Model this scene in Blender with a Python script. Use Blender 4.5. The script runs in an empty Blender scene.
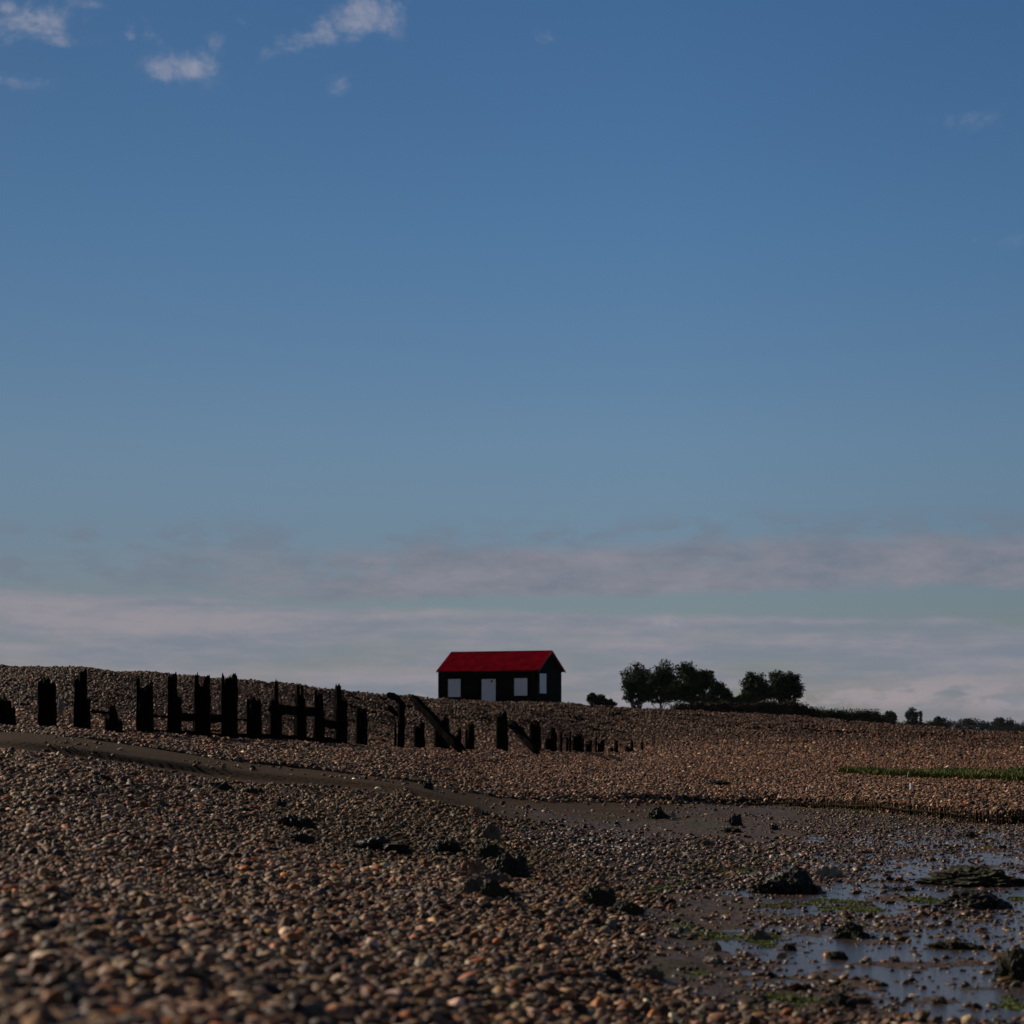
import bpy, bmesh, math, random
import numpy as np
from mathutils import Vector, noise as mnoise

random.seed(7)
rng = np.random.default_rng(7)
F = 2133.0      # focal length in pixels of the 1024 frame
HOR = 735.0     # horizon row
EYE = 1.6
PI = math.pi
scene = bpy.context.scene
COL = scene.collection

# ------------------------------------------------------------------ noise
def _hash(ix, iy, s):
    h = (ix.astype(np.int64) * 374761393 + iy.astype(np.int64) * 668265263 + s * 974711) & 0xFFFFFFFF
    h = ((h ^ (h >> 13)) * 1274126177) & 0xFFFFFFFF
    h = h ^ (h >> 16)
    return (h & 0xFFFF) / 65535.0

def vnoise(x, y, s=0):
    x = np.asarray(x, float); y = np.asarray(y, float)
    ix = np.floor(x); iy = np.floor(y)
    fx = x - ix; fy = y - iy
    fx = fx * fx * (3 - 2 * fx); fy = fy * fy * (3 - 2 * fy)
    a = _hash(ix, iy, s); b = _hash(ix + 1, iy, s); c = _hash(ix, iy + 1, s); d = _hash(ix + 1, iy + 1, s)
    return (a * (1 - fx) + b * fx) * (1 - fy) + (c * (1 - fx) + d * fx) * fy

def fbm(x, y, s=0, o=4):
    t = 0; a = 0.5; n = 0
    for k in range(o):
        t = t + a * vnoise(x, y, s + k * 17); n += a
        x = x * 2.03 + 11.3; y = y * 2.03 + 5.7; a *= 0.5
    return t / n * 2 - 1

def sstep(a, b, x):
    t = np.clip((x - a) / (b - a), 0, 1)
    return t * t * (3 - 2 * t)

# ------------------------------------------------------------------ terrain
NEAR_D = [1.5, 5, 8, 12, 16, 22, 27]
PXC = [-260, 0, 256, 400, 512, 640, 768, 1024, 1300]
NEAR_Z = {
 0:    [1.0, .90, .77, .71, .72, .98, 1.32],
 256:  [.9, .80, .62, .50, .45, .52, .68],
 400:  [.75, .65, .48, .38, .32, .32, .42],
 512:  [.6, .5, .36, .28, .22, .2, .24],
 640:  [.5, .38, .22, .12, .08, .07, .08],
 768:  [.42, .29, .13, .035, .0, .0, .01],
 1024: [.38, .25, .10, .0, .0, .0, .0]}
FAR = {  # a b c d e f g h i
 0:    [(29.6,1.41),(30,1.53),(34,1.69),(34.4,1.71),(37,1.74),(40.5,1.95),(50,2.85),(58,3.42),(75,3.3)],
 256:  [(32.8,.91),(33.2,1.02),(36,1.12),(36.4,1.15),(44,1.36),(49,1.55),(62,2.5),(74,3.33),(92,3.2)],
 400:  [(33.8,.70),(34.2,.78),(38,.82),(38.5,.87),(48,1.18),(59,1.28),(78,2.25),(97,3.24),(140,3.18)],
 512:  [(33.8,.31),(34.2,.33),(39.5,.42),(40,.47),(52,.75),(67,1.13),(92,2.25),(120,3.30),(142,3.22)],
 640:  [(33.8,.10),(34.2,.10),(43,.24),(43.4,.36),(58,.65),(89,1.0),(108,2.1),(126,2.98),(150,2.7)],
 768:  [(33.8,.02),(34.2,.02),(45,.08),(45.3,.26),(60,.62),(88,1.08),(108,2.0),(130,2.72),(150,2.5)],
 1024: [(30,.0),(30.4,.0),(37.4,.0),(37.8,.26),(48,.5),(85,.93),(102,1.32),(120,1.60),(140,1.45)]}
def knots(px):
    D = list(NEAR_D) + [a for a, b in FAR[px]] + [210, 500, 7000]
    Z = list(NEAR_Z[px]) + [b for a, b in FAR[px]] + [1.6, .9, .6]
    return D, Z
KD = {}; KZ = {}
for p in NEAR_Z:
    KD[p], KZ[p] = knots(p)
KD[-260] = KD[0]; KZ[-260] = [z + (.12 if k < 18 - 3 else 0) for k, z in enumerate(KZ[0])]
KD[1300] = KD[1024]; KZ[1300] = KZ[1024]
NK = len(KD[0])
KDm = np.array([KD[p] for p in PXC]); KZm = np.array([KZ[p] for p in PXC])
pxs = np.array(PXC, float)

def hermite(xs, k, X):
    # monotone cubic through (xs,k) at X
    h = np.diff(xs); d = np.diff(k) / h
    m = np.zeros_like(k)
    m[1:-1] = np.where(d[:-1] * d[1:] > 0, 2 * d[:-1] * d[1:] / (d[:-1] + d[1:] + 1e-12), 0)
    m[0] = d[0]; m[-1] = d[-1]
    i = np.clip(np.searchsorted(xs, X) - 1, 0, len(xs) - 2)
    t = np.clip((X - xs[i]) / h[i], 0, 1)
    return ((2*t**3 - 3*t*t + 1) * k[i] + (t**3 - 2*t*t + t) * h[i] * m[i] +
            (-2*t**3 + 3*t*t) * k[i+1] + (t**3 - t*t) * h[i] * m[i+1])

NU, ND = 360, 2600
U = np.linspace((-260 - 512) / F, (1300 - 512) / F, NU)
LD = np.linspace(math.log(1.5), math.log(7000), ND)
Dg = np.exp(LD)
TZ = np.zeros((NU, ND)); TS = np.zeros((NU, ND)); TC = np.zeros((NU, ND)); TW = np.zeros((NU, ND))
UK = U * F + 512
KDi = np.array([hermite(pxs, KDm[:, j], UK) for j in range(NK)])
KZi = np.array([hermite(pxs, KZm[:, j], UK) for j in range(NK)])
ia, ic, idd, iff, ig, ih = 7, 9, 10, 12, 13, 14
for i in range(NU):
    TZ[i] = hermite(KDi[:, i], KZi[:, i], Dg)
    # phase coordinate along the knots (7 = near edge of the strip, 9 = far edge, 12 = foot of the bank, 14 = crest)
    TS[i] = np.interp(Dg, KDi[:, i], np.arange(NK))

def _samp(T, x, y):
    th = np.arctan2(x, y)
    lim0, lim1 = math.atan(U[0]), math.atan(U[-1])
    thc = np.clip(th, lim0, lim1)
    r = np.hypot(x, y)
    Dv = r * np.cos(thc)
    u = np.tan(thc)
    fu = np.clip((u - U[0]) / (U[1] - U[0]), 0, NU - 1.001)
    fd = np.clip((np.log(np.maximum(Dv, 1.5)) - LD[0]) / (LD[1] - LD[0]), 0, ND - 1.001)
    iu = fu.astype(int); id_ = fd.astype(int); a = fu - iu; b = fd - id_
    return (T[iu, id_] * (1-a) * (1-b) + T[iu+1, id_] * a * (1-b) + T[iu, id_+1] * (1-a) * b + T[iu+1, id_+1] * a * b), u * F + 512, Dv

def zones(x, y):
    """mud, strip, algae masks 0..1 of the ground at world x,y"""
    ph, px, Dv = _samp(TS, x, y)
    n = fbm(x * .35, y * .35, 3, 4); n2 = fbm(x * 1.3, y * 1.1, 9, 3)
    # tidal flat: right of a line that leans with distance, nearer than the far edge of the channel
    edge = np.interp(Dv, [3, 8, 10, 12, 15, 19, 24, 28, 34, 40, 46], [1150, 1080, 850, 700, 640, 590, 580, 510, 520, 640, 700])
    m = sstep(-45, 60, px - edge + 90 * n + 40 * n2) * sstep(0.05, -.25, ph - 9.3)
    m = m * sstep(10.2, 12.2, Dv + 1.2 * n)
    strip = sstep(6.86, 6.93, ph + .05 * n2) * sstep(9.02, 8.85, ph + (.35 * n + .2 * n2) * sstep(480, 380, px)) * sstep(860, 640, px + 60 * n)
    # gap where the strip breaks
    strip = strip * (1 - .9 * sstep(16, 5, np.abs(px - 404) + 10 * n2) * sstep(7.6, 7.1, ph))
    return m, strip, ph, px, Dv

def height(x, y):
    x = np.asarray(x, float); y = np.asarray(y, float)
    z, px, Dv = _samp(TZ, x, y)
    m, s, ph, px, Dv = zones(x, y)
    rough = 1 - np.maximum(m, s)
    bank = sstep(11.6, 12.4, ph) * sstep(15.2, 14.6, ph)
    z = z + s * (.014 * fbm(x * 1.6, y * 1.6, 23, 5)) + rough * (.035 * fbm(x * .8, y * .8, 21, 3) + .02 * fbm(x * 2.6, y * 2.6, 5, 2)) * sstep(180, 120, Dv)
    # storm ridges on the bank face, running along it
    q = y * .55 + x * .25
    z = z + bank * (.16 * fbm(x * .22, q * .8, 31, 4) + .14 * np.abs(fbm(x * .35, q * 1.3, 37, 3)))
    up = sstep(250, 420, px) * sstep(12.5, 12.9, ph) * sstep(14.6, 14.1, ph)
    z = z + up * .24 * (sstep(.05, .5, np.abs(fbm(x * .42 + y * .12, y * .62, 43, 3)) * 2) - .85)
    z = z + (.05 * fbm(x * .12, y * .12, 41, 2)) * sstep(100, 40, Dv) * rough
    z = z + m * (.020 * fbm(x * 1.3, y * 1.2, 51, 4) + .024 * fbm(x * 4, y * 3.5, 52, 4) + .02 * sstep(8.5, 9.1, ph))
    z = z + .25 * fbm(x * .02, y * .02, 61, 3) * sstep(160, 400, Dv)
    return z

def H1(x, y):
    return float(height(np.array([x]), np.array([y]))[0])

def ground_at(px, py):
    """nearest world point of the ground seen at this pixel"""
    u = (px - 512) / F
    D = np.exp(np.linspace(math.log(4), math.log(200), 1500))
    z = height(u * D, D)
    p = HOR - (z - EYE) * F / D
    k = np.argmax(p <= py)
    if p[k] > py: k = len(D) - 1
    return u * D[k], D[k], z[k]

# ------------------------------------------------------------------ materials
def new_mat(name):
    m = bpy.data.materials.new(name); m.use_nodes = True
    nt = m.node_tree; nt.nodes.clear()
    out = nt.nodes.new('ShaderNodeOutputMaterial')
    b = nt.nodes.new('ShaderNodeBsdfPrincipled')
    nt.links.new(b.outputs[0], out.inputs[0])
    return m, nt, b
def N(nt, t, **kw):
    n = nt.nodes.new(t)
    for k, v in kw.items():
        if k.startswith('i_'):
            n.inputs[k[2:].replace('_', ' ')].default_value = v
        else: setattr(n, k, v)
    return n
def L(nt, a, b): nt.links.new(a, b)
def ramp(nt, fac, stops, interp='LINEAR'):
    r = nt.nodes.new('ShaderNodeValToRGB'); r.color_ramp.interpolation = interp
    e = r.color_ramp.elements
    while len(e) < len(stops): e.new(.5)
    for el, (p, c) in zip(e, stops):
        el.position = p; el.color = (c[0], c[1], c[2], 1) if len(c) == 3 else c
    if fac is not None: L(nt, fac, r.inputs[0])
    return r
def mix(nt, f, a, b, mode='MIX'):
    m = nt.nodes.new('ShaderNodeMix'); m.data_type = 'RGBA'; m.blend_type = mode
    for sock, v in ((m.inputs[0], f), (m.inputs[6], a), (m.inputs[7], b)):
        if hasattr(v, 'is_linked') or hasattr(v, 'links'): L(nt, v, sock)
        elif isinstance(v, (int, float)): sock.default_value = v
        else: sock.default_value = (*v[:3], 1)
    return m.outputs[2]
def math_(nt, op, a, b=0.0, c=None):
    m = nt.nodes.new('ShaderNodeMath'); m.operation = op
    for sock, v in zip(m.inputs, (a, b, c)):
        if v is None: continue
        if isinstance(v, (int, float)): sock.default_value = v
        else: L(nt, v, sock)
    return m.outputs[0]

def noisy_mat(name, c1, c2, scale=5, rough=.8, bump=.3, stretch=(1, 1, 1), detail=6, spec=.3, bdist=.02):
    m, nt, b = new_mat(name)
    tc = N(nt, 'ShaderNodeTexCoord'); mp = N(nt, 'ShaderNodeMapping'); mp.inputs['Scale'].default_value = stretch
    L(nt, tc.outputs['Object'], mp.inputs[0])
    n = N(nt, 'ShaderNodeTexNoise', i_Scale=scale, i_Detail=detail, i_Roughness=.6); L(nt, mp.outputs[0], n.inputs[0])
    r = ramp(nt, n.outputs[0], [(.3, c1), (.7, c2)]); L(nt, r.outputs[0], b.inputs['Base Color'])
    b.inputs['Roughness'].default_value = rough; b.inputs['Specular IOR Level'].default_value = spec
    bp = N(nt, 'ShaderNodeBump', i_Strength=bump, i_Distance=bdist); L(nt, n.outputs[0], bp.inputs['Height']); L(nt, bp.outputs[0], b.inputs['Normal'])
    return m

M = {}
M['wood'] = noisy_mat('weathered_tarred_wood', (.0015, .0013, .0013), (.006, .0048, .004), 6, .95, .8, (8, 8, .8), spec=.03, bdist=.03)
M['driftwood'] = noisy_mat('grey_driftwood', (.12, .10, .085), (.25, .22, .18), 6, .8, .6, (6, 6, 1))
M['rock_dark'] = noisy_mat('dark_wet_rock', (.004, .0035, .003), (.022, .016, .010), 9, .6, .6, spec=.3)
M['rock_brown'] = noisy_mat('brown_rock', (.05, .036, .026), (.16, .12, .085), 7, .7, .6)
M['rock_pale'] = noisy_mat('pale_rock', (.16, .12, .09), (.34, .28, .22), 7, .7, .5)
M['brick'] = noisy_mat('worn_brick', (.13, .07, .045), (.24, .14, .085), 9, .85, .5)
M['weed_dark'] = noisy_mat('bladder_wrack', (.006, .006, .003), (.028, .024, .010), 14, .5, .6, spec=.35)
M['weed_rock'] = noisy_mat('mossy_rock', (.008, .008, .004), (.036, .035, .012), 5, .75, .6)
M['tar'] = noisy_mat('black_tarred_boards', (.0015, .0015, .0018), (.004, .004, .004), 9, .9, .3, (1, 1, 5), spec=.08)
M['white'] = noisy_mat('white_painted_boards', (.82, .78, .75), (.90, .86, .83), 2.5, .6, .15, (9, 9, 1))
M['knob'] = noisy_mat('rusty_iron', (.01, .008, .008), (.03, .02, .02), 8, .6)
M['bark'] = noisy_mat('grey_bark', (.03, .025, .02), (.09, .075, .06), 4, .9, .6, (3, 3, 1))
M['barge'] = noisy_mat('red_painted_edge', (.22, .004, .012), (.30, .01, .02), 4, .6, .2)

def roof_mat():
    m, nt, b = new_mat('red_roof_sheets')
    tc = N(nt, 'ShaderNodeTexCoord')
    n = N(nt, 'ShaderNodeTexNoise', i_Scale=1.6, i_Detail=9, i_Roughness=.8); L(nt, tc.outputs['Object'], n.inputs[0])
    n2 = N(nt, 'ShaderNodeTexNoise', i_Scale=14, i_Detail=4); L(nt, tc.outputs['Object'], n2.inputs[0])
    r = ramp(nt, n.outputs[0], [(.36, (.045, .0005, .004)), (.5, (.105, .001, .006)), (.64, (.18, .003, .009))])
    c = mix(nt, math_(nt, 'MULTIPLY', n2.outputs[0], .5), r.outputs[0], (.07, .002, .005))
    L(nt, c, b.inputs['Base Color']); b.inputs['Roughness'].default_value = 1; b.inputs['Specular IOR Level'].default_value = .0
    bp = N(nt, 'ShaderNodeBump', i_Strength=.4, i_Distance=.02); L(nt, n2.outputs[0], bp.inputs['Height']); L(nt, bp.outputs[0], b.inputs['Normal'])
    return m
M['roof'] = roof_mat()

def leaf_mat(name, dark, light, trans=.25):
    m, nt, b = new_mat(name)
    g = N(nt, 'ShaderNodeNewGeometry'); tc = N(nt, 'ShaderNodeTexCoord')
    n = N(nt, 'ShaderNodeTexNoise', i_Scale=.6, i_Detail=3); L(nt, tc.outputs['Object'], n.inputs[0])
    f = math_(nt, 'ADD', math_(nt, 'MULTIPLY', g.outputs['Random Per Island'], .5), math_(nt, 'MULTIPLY', n.outputs[0], .5))
    r = ramp(nt, f, [(.25, dark), (.75, light)])
    L(nt, r.outputs[0], b.inputs['Base Color']); b.inputs['Roughness'].default_value = .7; b.inputs['Specular IOR Level'].default_value = .15
    return m
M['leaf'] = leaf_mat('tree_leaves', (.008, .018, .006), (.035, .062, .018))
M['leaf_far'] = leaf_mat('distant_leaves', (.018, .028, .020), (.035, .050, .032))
M['scrub'] = leaf_mat('brown_scrub_leaves', (.018, .012, .008), (.055, .038, .022))
M['grass'] = leaf_mat('salt_marsh_grass', (.045, .052, .012), (.13, .15, .03))
M['algae'] = leaf_mat('green_algae', (.030, .036, .008), (.10, .13, .018))

def ground_mat():
    m, nt, b = new_mat('beach_ground')
    g = N(nt, 'ShaderNodeNewGeometry'); P = g.outputs['Position']
    at = N(nt, 'ShaderNodeAttribute', attribute_name='zone'); sp = N(nt, 'ShaderNodeSeparateColor'); L(nt, at.outputs['Color'], sp.inputs[0])
    mud, strip, alg = sp.outputs[0], sp.outputs[1], sp.outputs[2]
    v = N(nt, 'ShaderNodeTexVoronoi', i_Scale=11.0); v.inputs['Randomness'].default_value = 1; L(nt, P, v.inputs[0])
    hsv = N(nt, 'ShaderNodeSeparateColor'); L(nt, v.outputs['Color'], hsv.inputs[0])
    cr = ramp(nt, hsv.outputs[0], [(0, (.045, .03, .022)), (.35, (.10, .066, .046)), (.6, (.16, .105, .072)), (.8, (.22, .15, .11)), (.93, (.13, .11, .10)), (1, (.36, .30, .24))])
    big = N(nt, 'ShaderNodeTexNoise', i_Scale=.25, i_Detail=4); L(nt, P, big.inputs[0])
    tone = ramp(nt, big.outputs[0], [(.3, (.75, .72, .70)), (.7, (1.15, 1.08, 1.0))])
    shin = mix(nt, 1.0, cr.outputs[0], tone.outputs[0], 'MULTIPLY')
    gap = ramp(nt, v.outputs['Distance'], [(.25, (.6, .6, .6)), (.6, (.2, .18, .16))])  # shade between the pebbles put into the colour
    shin = mix(nt, 1.0, shin, gap.outputs[0], 'MULTIPLY')
    # mud
    n1 = N(nt, 'ShaderNodeTexNoise', i_Scale=1.1, i_Detail=8, i_Roughness=.65); L(nt, P, n1.inputs[0])
    n2 = N(nt, 'ShaderNodeTexNoise', i_Scale=14, i_Detail=5, i_Roughness=.6); L(nt, P, n2.inputs[0])
    mc = ramp(nt, n2.outputs[0], [(.3, (.028, .018, .0125)), (.7, (.085, .054, .037))])
    sc = ramp(nt, n2.outputs[0], [(.3, (.028, .018, .011)), (.7, (.066, .043, .028))])
    c = mix(nt, mud, shin, mc.outputs[0]); c = mix(nt, math_(nt, 'MULTIPLY', strip, math_(nt, 'SUBTRACT', 1, math_(nt, 'MULTIPLY', mud, .8))), c, sc.outputs[0])
    c = mix(nt, math_(nt, 'MULTIPLY', alg, .8), c, (.035, .048, .010))
    L(nt, c, b.inputs['Base Color'])
    ro = N(nt, 'ShaderNodeMapRange'); ro.inputs['From Min'].default_value = .35; ro.inputs['From Max'].default_value = .65
    ro.inputs['To Min'].default_value = .42; ro.inputs['To Max'].default_value = .85; L(nt, n1.outputs[0], ro.inputs[0])
    rr = mix(nt, mud, (.9, .9, .9), ro.outputs[0]); L(nt, rr, b.inputs['Roughness'])
    L(nt, math_(nt, 'ADD', .04, math_(nt, 'MULTIPLY', mud, .10)), b.inputs['Specular IOR Level'])
    inv = math_(nt, 'SUBTRACT', 1, math_(nt, 'MAXIMUM', mud, strip))
    hgt = math_(nt, 'ADD', math_(nt, 'MULTIPLY', math_(nt, 'SUBTRACT', .6, v.outputs['Distance']), math_(nt, 'MULTIPLY', inv, .07)), math_(nt, 'MULTIPLY', n2.outputs[0], .035))
    bp = N(nt, 'ShaderNodeBump', i_Strength=.8, i_Distance=1.0); L(nt, hgt, bp.inputs['Height']); L(nt, bp.outputs[0], b.inputs['Normal'])
    return m
M['ground'] = ground_mat()

def water_mat():
    m, nt, b = new_mat('shallow_tidal_water')
    g = N(nt, 'ShaderNodeNewGeometry')
    b.inputs['Base Color'].default_value = (.052, .038, .032, 1); b.inputs['Roughness'].default_value = .14
    b.inputs['IOR'].default_value = 1.33
    n = N(nt, 'ShaderNodeTexNoise', i_Scale=6, i_Detail=6, i_Roughness=.7); mp = N(nt, 'ShaderNodeMapping'); mp.inputs['Scale'].default_value = (.6, 1, 1)
    L(nt, g.outputs['Position'], mp.inputs[0]); L(nt, mp.outputs[0], n.inputs[0])
    bp = N(nt, 'ShaderNodeBump', i_Strength=.45, i_Distance=.03); L(nt, n.outputs[0], bp.inputs['Height']); L(nt, bp.outputs[0], b.inputs['Normal'])
    return m
M['water'] = water_mat()

def stone_mat(name, rough, spec):
    m, nt, b = new_mat(name)
    at = N(nt, 'ShaderNodeAttribute', attribute_name='stone_colour'); at.attribute_type = 'INSTANCER'
    tc = N(nt, 'ShaderNodeTexCoord'); oi = N(nt, 'ShaderNodeObjectInfo')
    ad = N(nt, 'ShaderNodeVectorMath', operation='ADD'); L(nt, tc.outputs['Object'], ad.inputs[0])
    cm = N(nt, 'ShaderNodeVectorMath', operation='SCALE'); cm.inputs[0].default_value = (13, 7, 29); L(nt, oi.outputs['Random'], cm.inputs['Scale']); L(nt, cm.outputs[0], ad.inputs[1])
    n = N(nt, 'ShaderNodeTexNoise', i_Scale=1.2, i_Detail=4, i_Roughness=.65); L(nt, ad.outputs[0], n.inputs[0])
    r = ramp(nt, n.outputs[0], [(.3, (.6, .58, .58)), (.55, (1, 1, 1)), (.75, (1.35, 1.3, 1.2))])
    c = mix(nt, 1.0, at.outputs['Color'], r.outputs[0], 'MULTIPLY')
    L(nt, c, b.inputs['Base Color']); b.inputs['Roughness'].default_value = rough; b.inputs['Specular IOR Level'].default_value = spec
    return m
M['stone'] = stone_mat('flint_pebbles', .6, .14)
M['stone_wet'] = stone_mat('wet_flint_pebbles', .42, .22)

# ------------------------------------------------------------------ object helpers
def mesh_obj(name, verts, faces, mat, parent=None, smooth=False):
    me = bpy.data.meshes.new(name); me.from_pydata([tuple(v) for v in verts], [], [tuple(f) for f in faces]); me.update()
    if mat is not None: me.materials.append(mat)
    if smooth: me.polygons.foreach_set('use_smooth', [True] * len(me.polygons))
    o = bpy.data.objects.new(name, me); COL.objects.link(o)
    if parent: o.parent = parent
    return o
def np_mesh(name, V, Fq, mat, smooth=False, link=True):
    me = bpy.data.meshes.new(name)
    V = np.asarray(V, np.float32); Fq = np.asarray(Fq, np.int32); k = Fq.shape[1]
    me.vertices.add(len(V)); me.vertices.foreach_set('co', V.ravel())
    me.loops.add(Fq.size); me.loops.foreach_set('vertex_index', Fq.ravel())
    me.polygons.add(len(Fq)); me.polygons.foreach_set('loop_start', np.arange(len(Fq), dtype=np.int32) * k)
    if smooth: me.polygons.foreach_set('use_smooth', np.ones(len(Fq), bool))
    me.update(calc_edges=True); me.validate()
    if mat is not None: me.materials.append(mat)
    o = bpy.data.objects.new(name, me)
    if link: COL.objects.link(o)
    return o
def tag(o, label, cat, group=None, kind=None):
    if label: o['label'] = label
    if cat: o['category'] = cat
    if group: o['group'] = group
    if kind: o['kind'] = kind
    return o
def empty(name, loc, rz=0):
    o = bpy.data.objects.new(name, None); COL.objects.link(o); o.location = loc; o.rotation_euler = (0, 0, rz); o.empty_display_size = .2
    return o
class MB:
    def __init__(s): s.v = []; s.f = []
    def add(s, vs, fs):
        b = len(s.v); s.v += [tuple(v) for v in vs]; s.f += [tuple(b + i for i in f) for f in fs]
    def box(s, x0, x1, y0, y1, z0, z1):
        s.add([(x0,y0,z0),(x1,y0,z0),(x1,y1,z0),(x0,y1,z0),(x0,y0,z1),(x1,y0,z1),(x1,y1,z1),(x0,y1,z1)],
              [(0,3,2,1),(4,5,6,7),(0,1,5,4),(1,2,6,5),(2,3,7,6),(3,0,4,7)])
    def tube(s, pts, rads, n=6, jag=0, sq=1.0):
        """closed tube through pts, rads = (rx, ry) or r per point"""
        pts = [Vector(p) for p in pts]; rings = []
        for i, p in enumerate(pts):
            d = (pts[min(i+1, len(pts)-1)] - pts[max(i-1, 0)]).normalized()
            ref = Vector((0, 1, 0)) if abs(d.y) < .9 else Vector((0, 0, 1))
            a = ref.cross(d).normalized(); b = d.cross(a).normalized()
            r = rads[i]; rx, ry = (r if isinstance(r, tuple) else (r, r))
            ring = []
            for k in range(n):
                t = 2 * PI * (k + .5) / n
                j = 1 + jag * random.uniform(-1, 1)
                ring.append(p + a * math.cos(t) * rx * j + b * math.sin(t) * ry * j)
            rings.append(ring)
        vs = [v for r in rings for v in r]; fs = []
        for i in range(len(rings) - 1):
            for k in range(n):
                fs.append((i*n + k, i*n + (k+1) % n, (i+1)*n + (k+1) % n, (i+1)*n + k))
        fs.append(tuple(range(n-1, -1, -1))); fs.append(tuple((len(rings)-1)*n + k for k in range(n)))
        s.add(vs, fs)
    def build(s, name, mat, parent=None, smooth=False):
        return mesh_obj(name, s.v, s.f, mat, parent, smooth)
def tagged(o, *a, **k): return tag(o, *a, **k)

# ------------------------------------------------------------------ ground sheet
def build_ground():
    th_in = np.linspace(math.radians(-17), math.radians(17), 760)
    th_l = np.radians(np.concatenate([np.arange(-180, -60, 6.0), np.arange(-60, -17.2, 1.5)]))
    th = np.concatenate([th_l, th_in, -th_l[::-1][:-1]])
    r = np.concatenate([[.3, .8, 1.5], np.exp(np.linspace(math.log(2.2), math.log(60), 720)), np.exp(np.linspace(math.log(60), math.log(165), 260))[1:], np.exp(np.linspace(math.log(165), math.log(7000), 70))[1:]])
    R, T = np.meshgrid(r, th, indexing='ij')
    X = R * np.sin(T); Y = R * np.cos(T); Z = height(X, Y)
    m, s, ph, px, Dv = zones(X, Y)
    g = fbm(X * .55, Y * .3, 71, 4); ga = fbm(X * 2.2, Y * 1.2, 72, 3)
    alg = m * sstep(.36, .50, g + .25 * ga) * .7
    nr, nt_ = R.shape
    V = np.stack([X, Y, Z], -1).reshape(-1, 3)
    i = np.arange(nr - 1)[:, None]; j = np.arange(nt_)[None, :]; j2 = (j + 1) % nt_
    Fq = np.stack([i*nt_ + j, (i+1)*nt_ + j, (i+1)*nt_ + j2, i*nt_ + j2], -1).reshape(-1, 4)
    c = len(V)
    o = np_mesh('ground', V, Fq[:, ::-1], M['ground'], True)
    # face up
    me = o.data
    if me.polygons[0].normal.z < 0: me.flip_normals()
    at = me.color_attributes.new('zone', 'FLOAT_COLOR', 'POINT')
    cols = np.stack([m, s, alg, np.ones_like(m)], -1).reshape(-1, 4).astype(np.float32)
    at.data.foreach_set('color', cols.ravel())
    tag(o, None, None, kind='structure')
    return o
build_ground()

WATER_Z = .006
wv = []; 
for rr in (4, 60):
    pass
wm = MB(); wm.add([(-1, 8, WATER_Z), (14, 8, WATER_Z), (22, 46, WATER_Z), (1.0, 46, WATER_Z), (-1, 30, WATER_Z)], [(0, 1, 2, 3, 4)])
tag(wm.build('water', M['water']), None, None, kind='structure')

# ------------------------------------------------------------------ scattered stuff via geometry nodes
def blob_proto(name, seed, subdiv, mat, sc=(1, 1, 1), amp=.25, freq=1.2, smooth=True):
    bm = bmesh.new(); bmesh.ops.create_icosphere(bm, subdivisions=subdiv, radius=.5)
    for v in bm.verts:
        p = v.co.normalized()
        d = 1 + amp * mnoise.noise(p * freq + Vector((seed * 7.1, seed * 3.3, 1))) + amp * .4 * mnoise.noise(p * freq * 2.7 + Vector((seed, 5, seed)))
        v.co = Vector((v.co.x * sc[0], v.co.y * sc[1], v.co.z * sc[2])) * d
    me = bpy.data.meshes.new(name); bm.to_mesh(me); bm.free(); me.materials.append(mat)
    if smooth: me.polygons.foreach_set('use_smooth', [True] * len(me.polygons))
    return bpy.data.objects.new(name, me)

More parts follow.
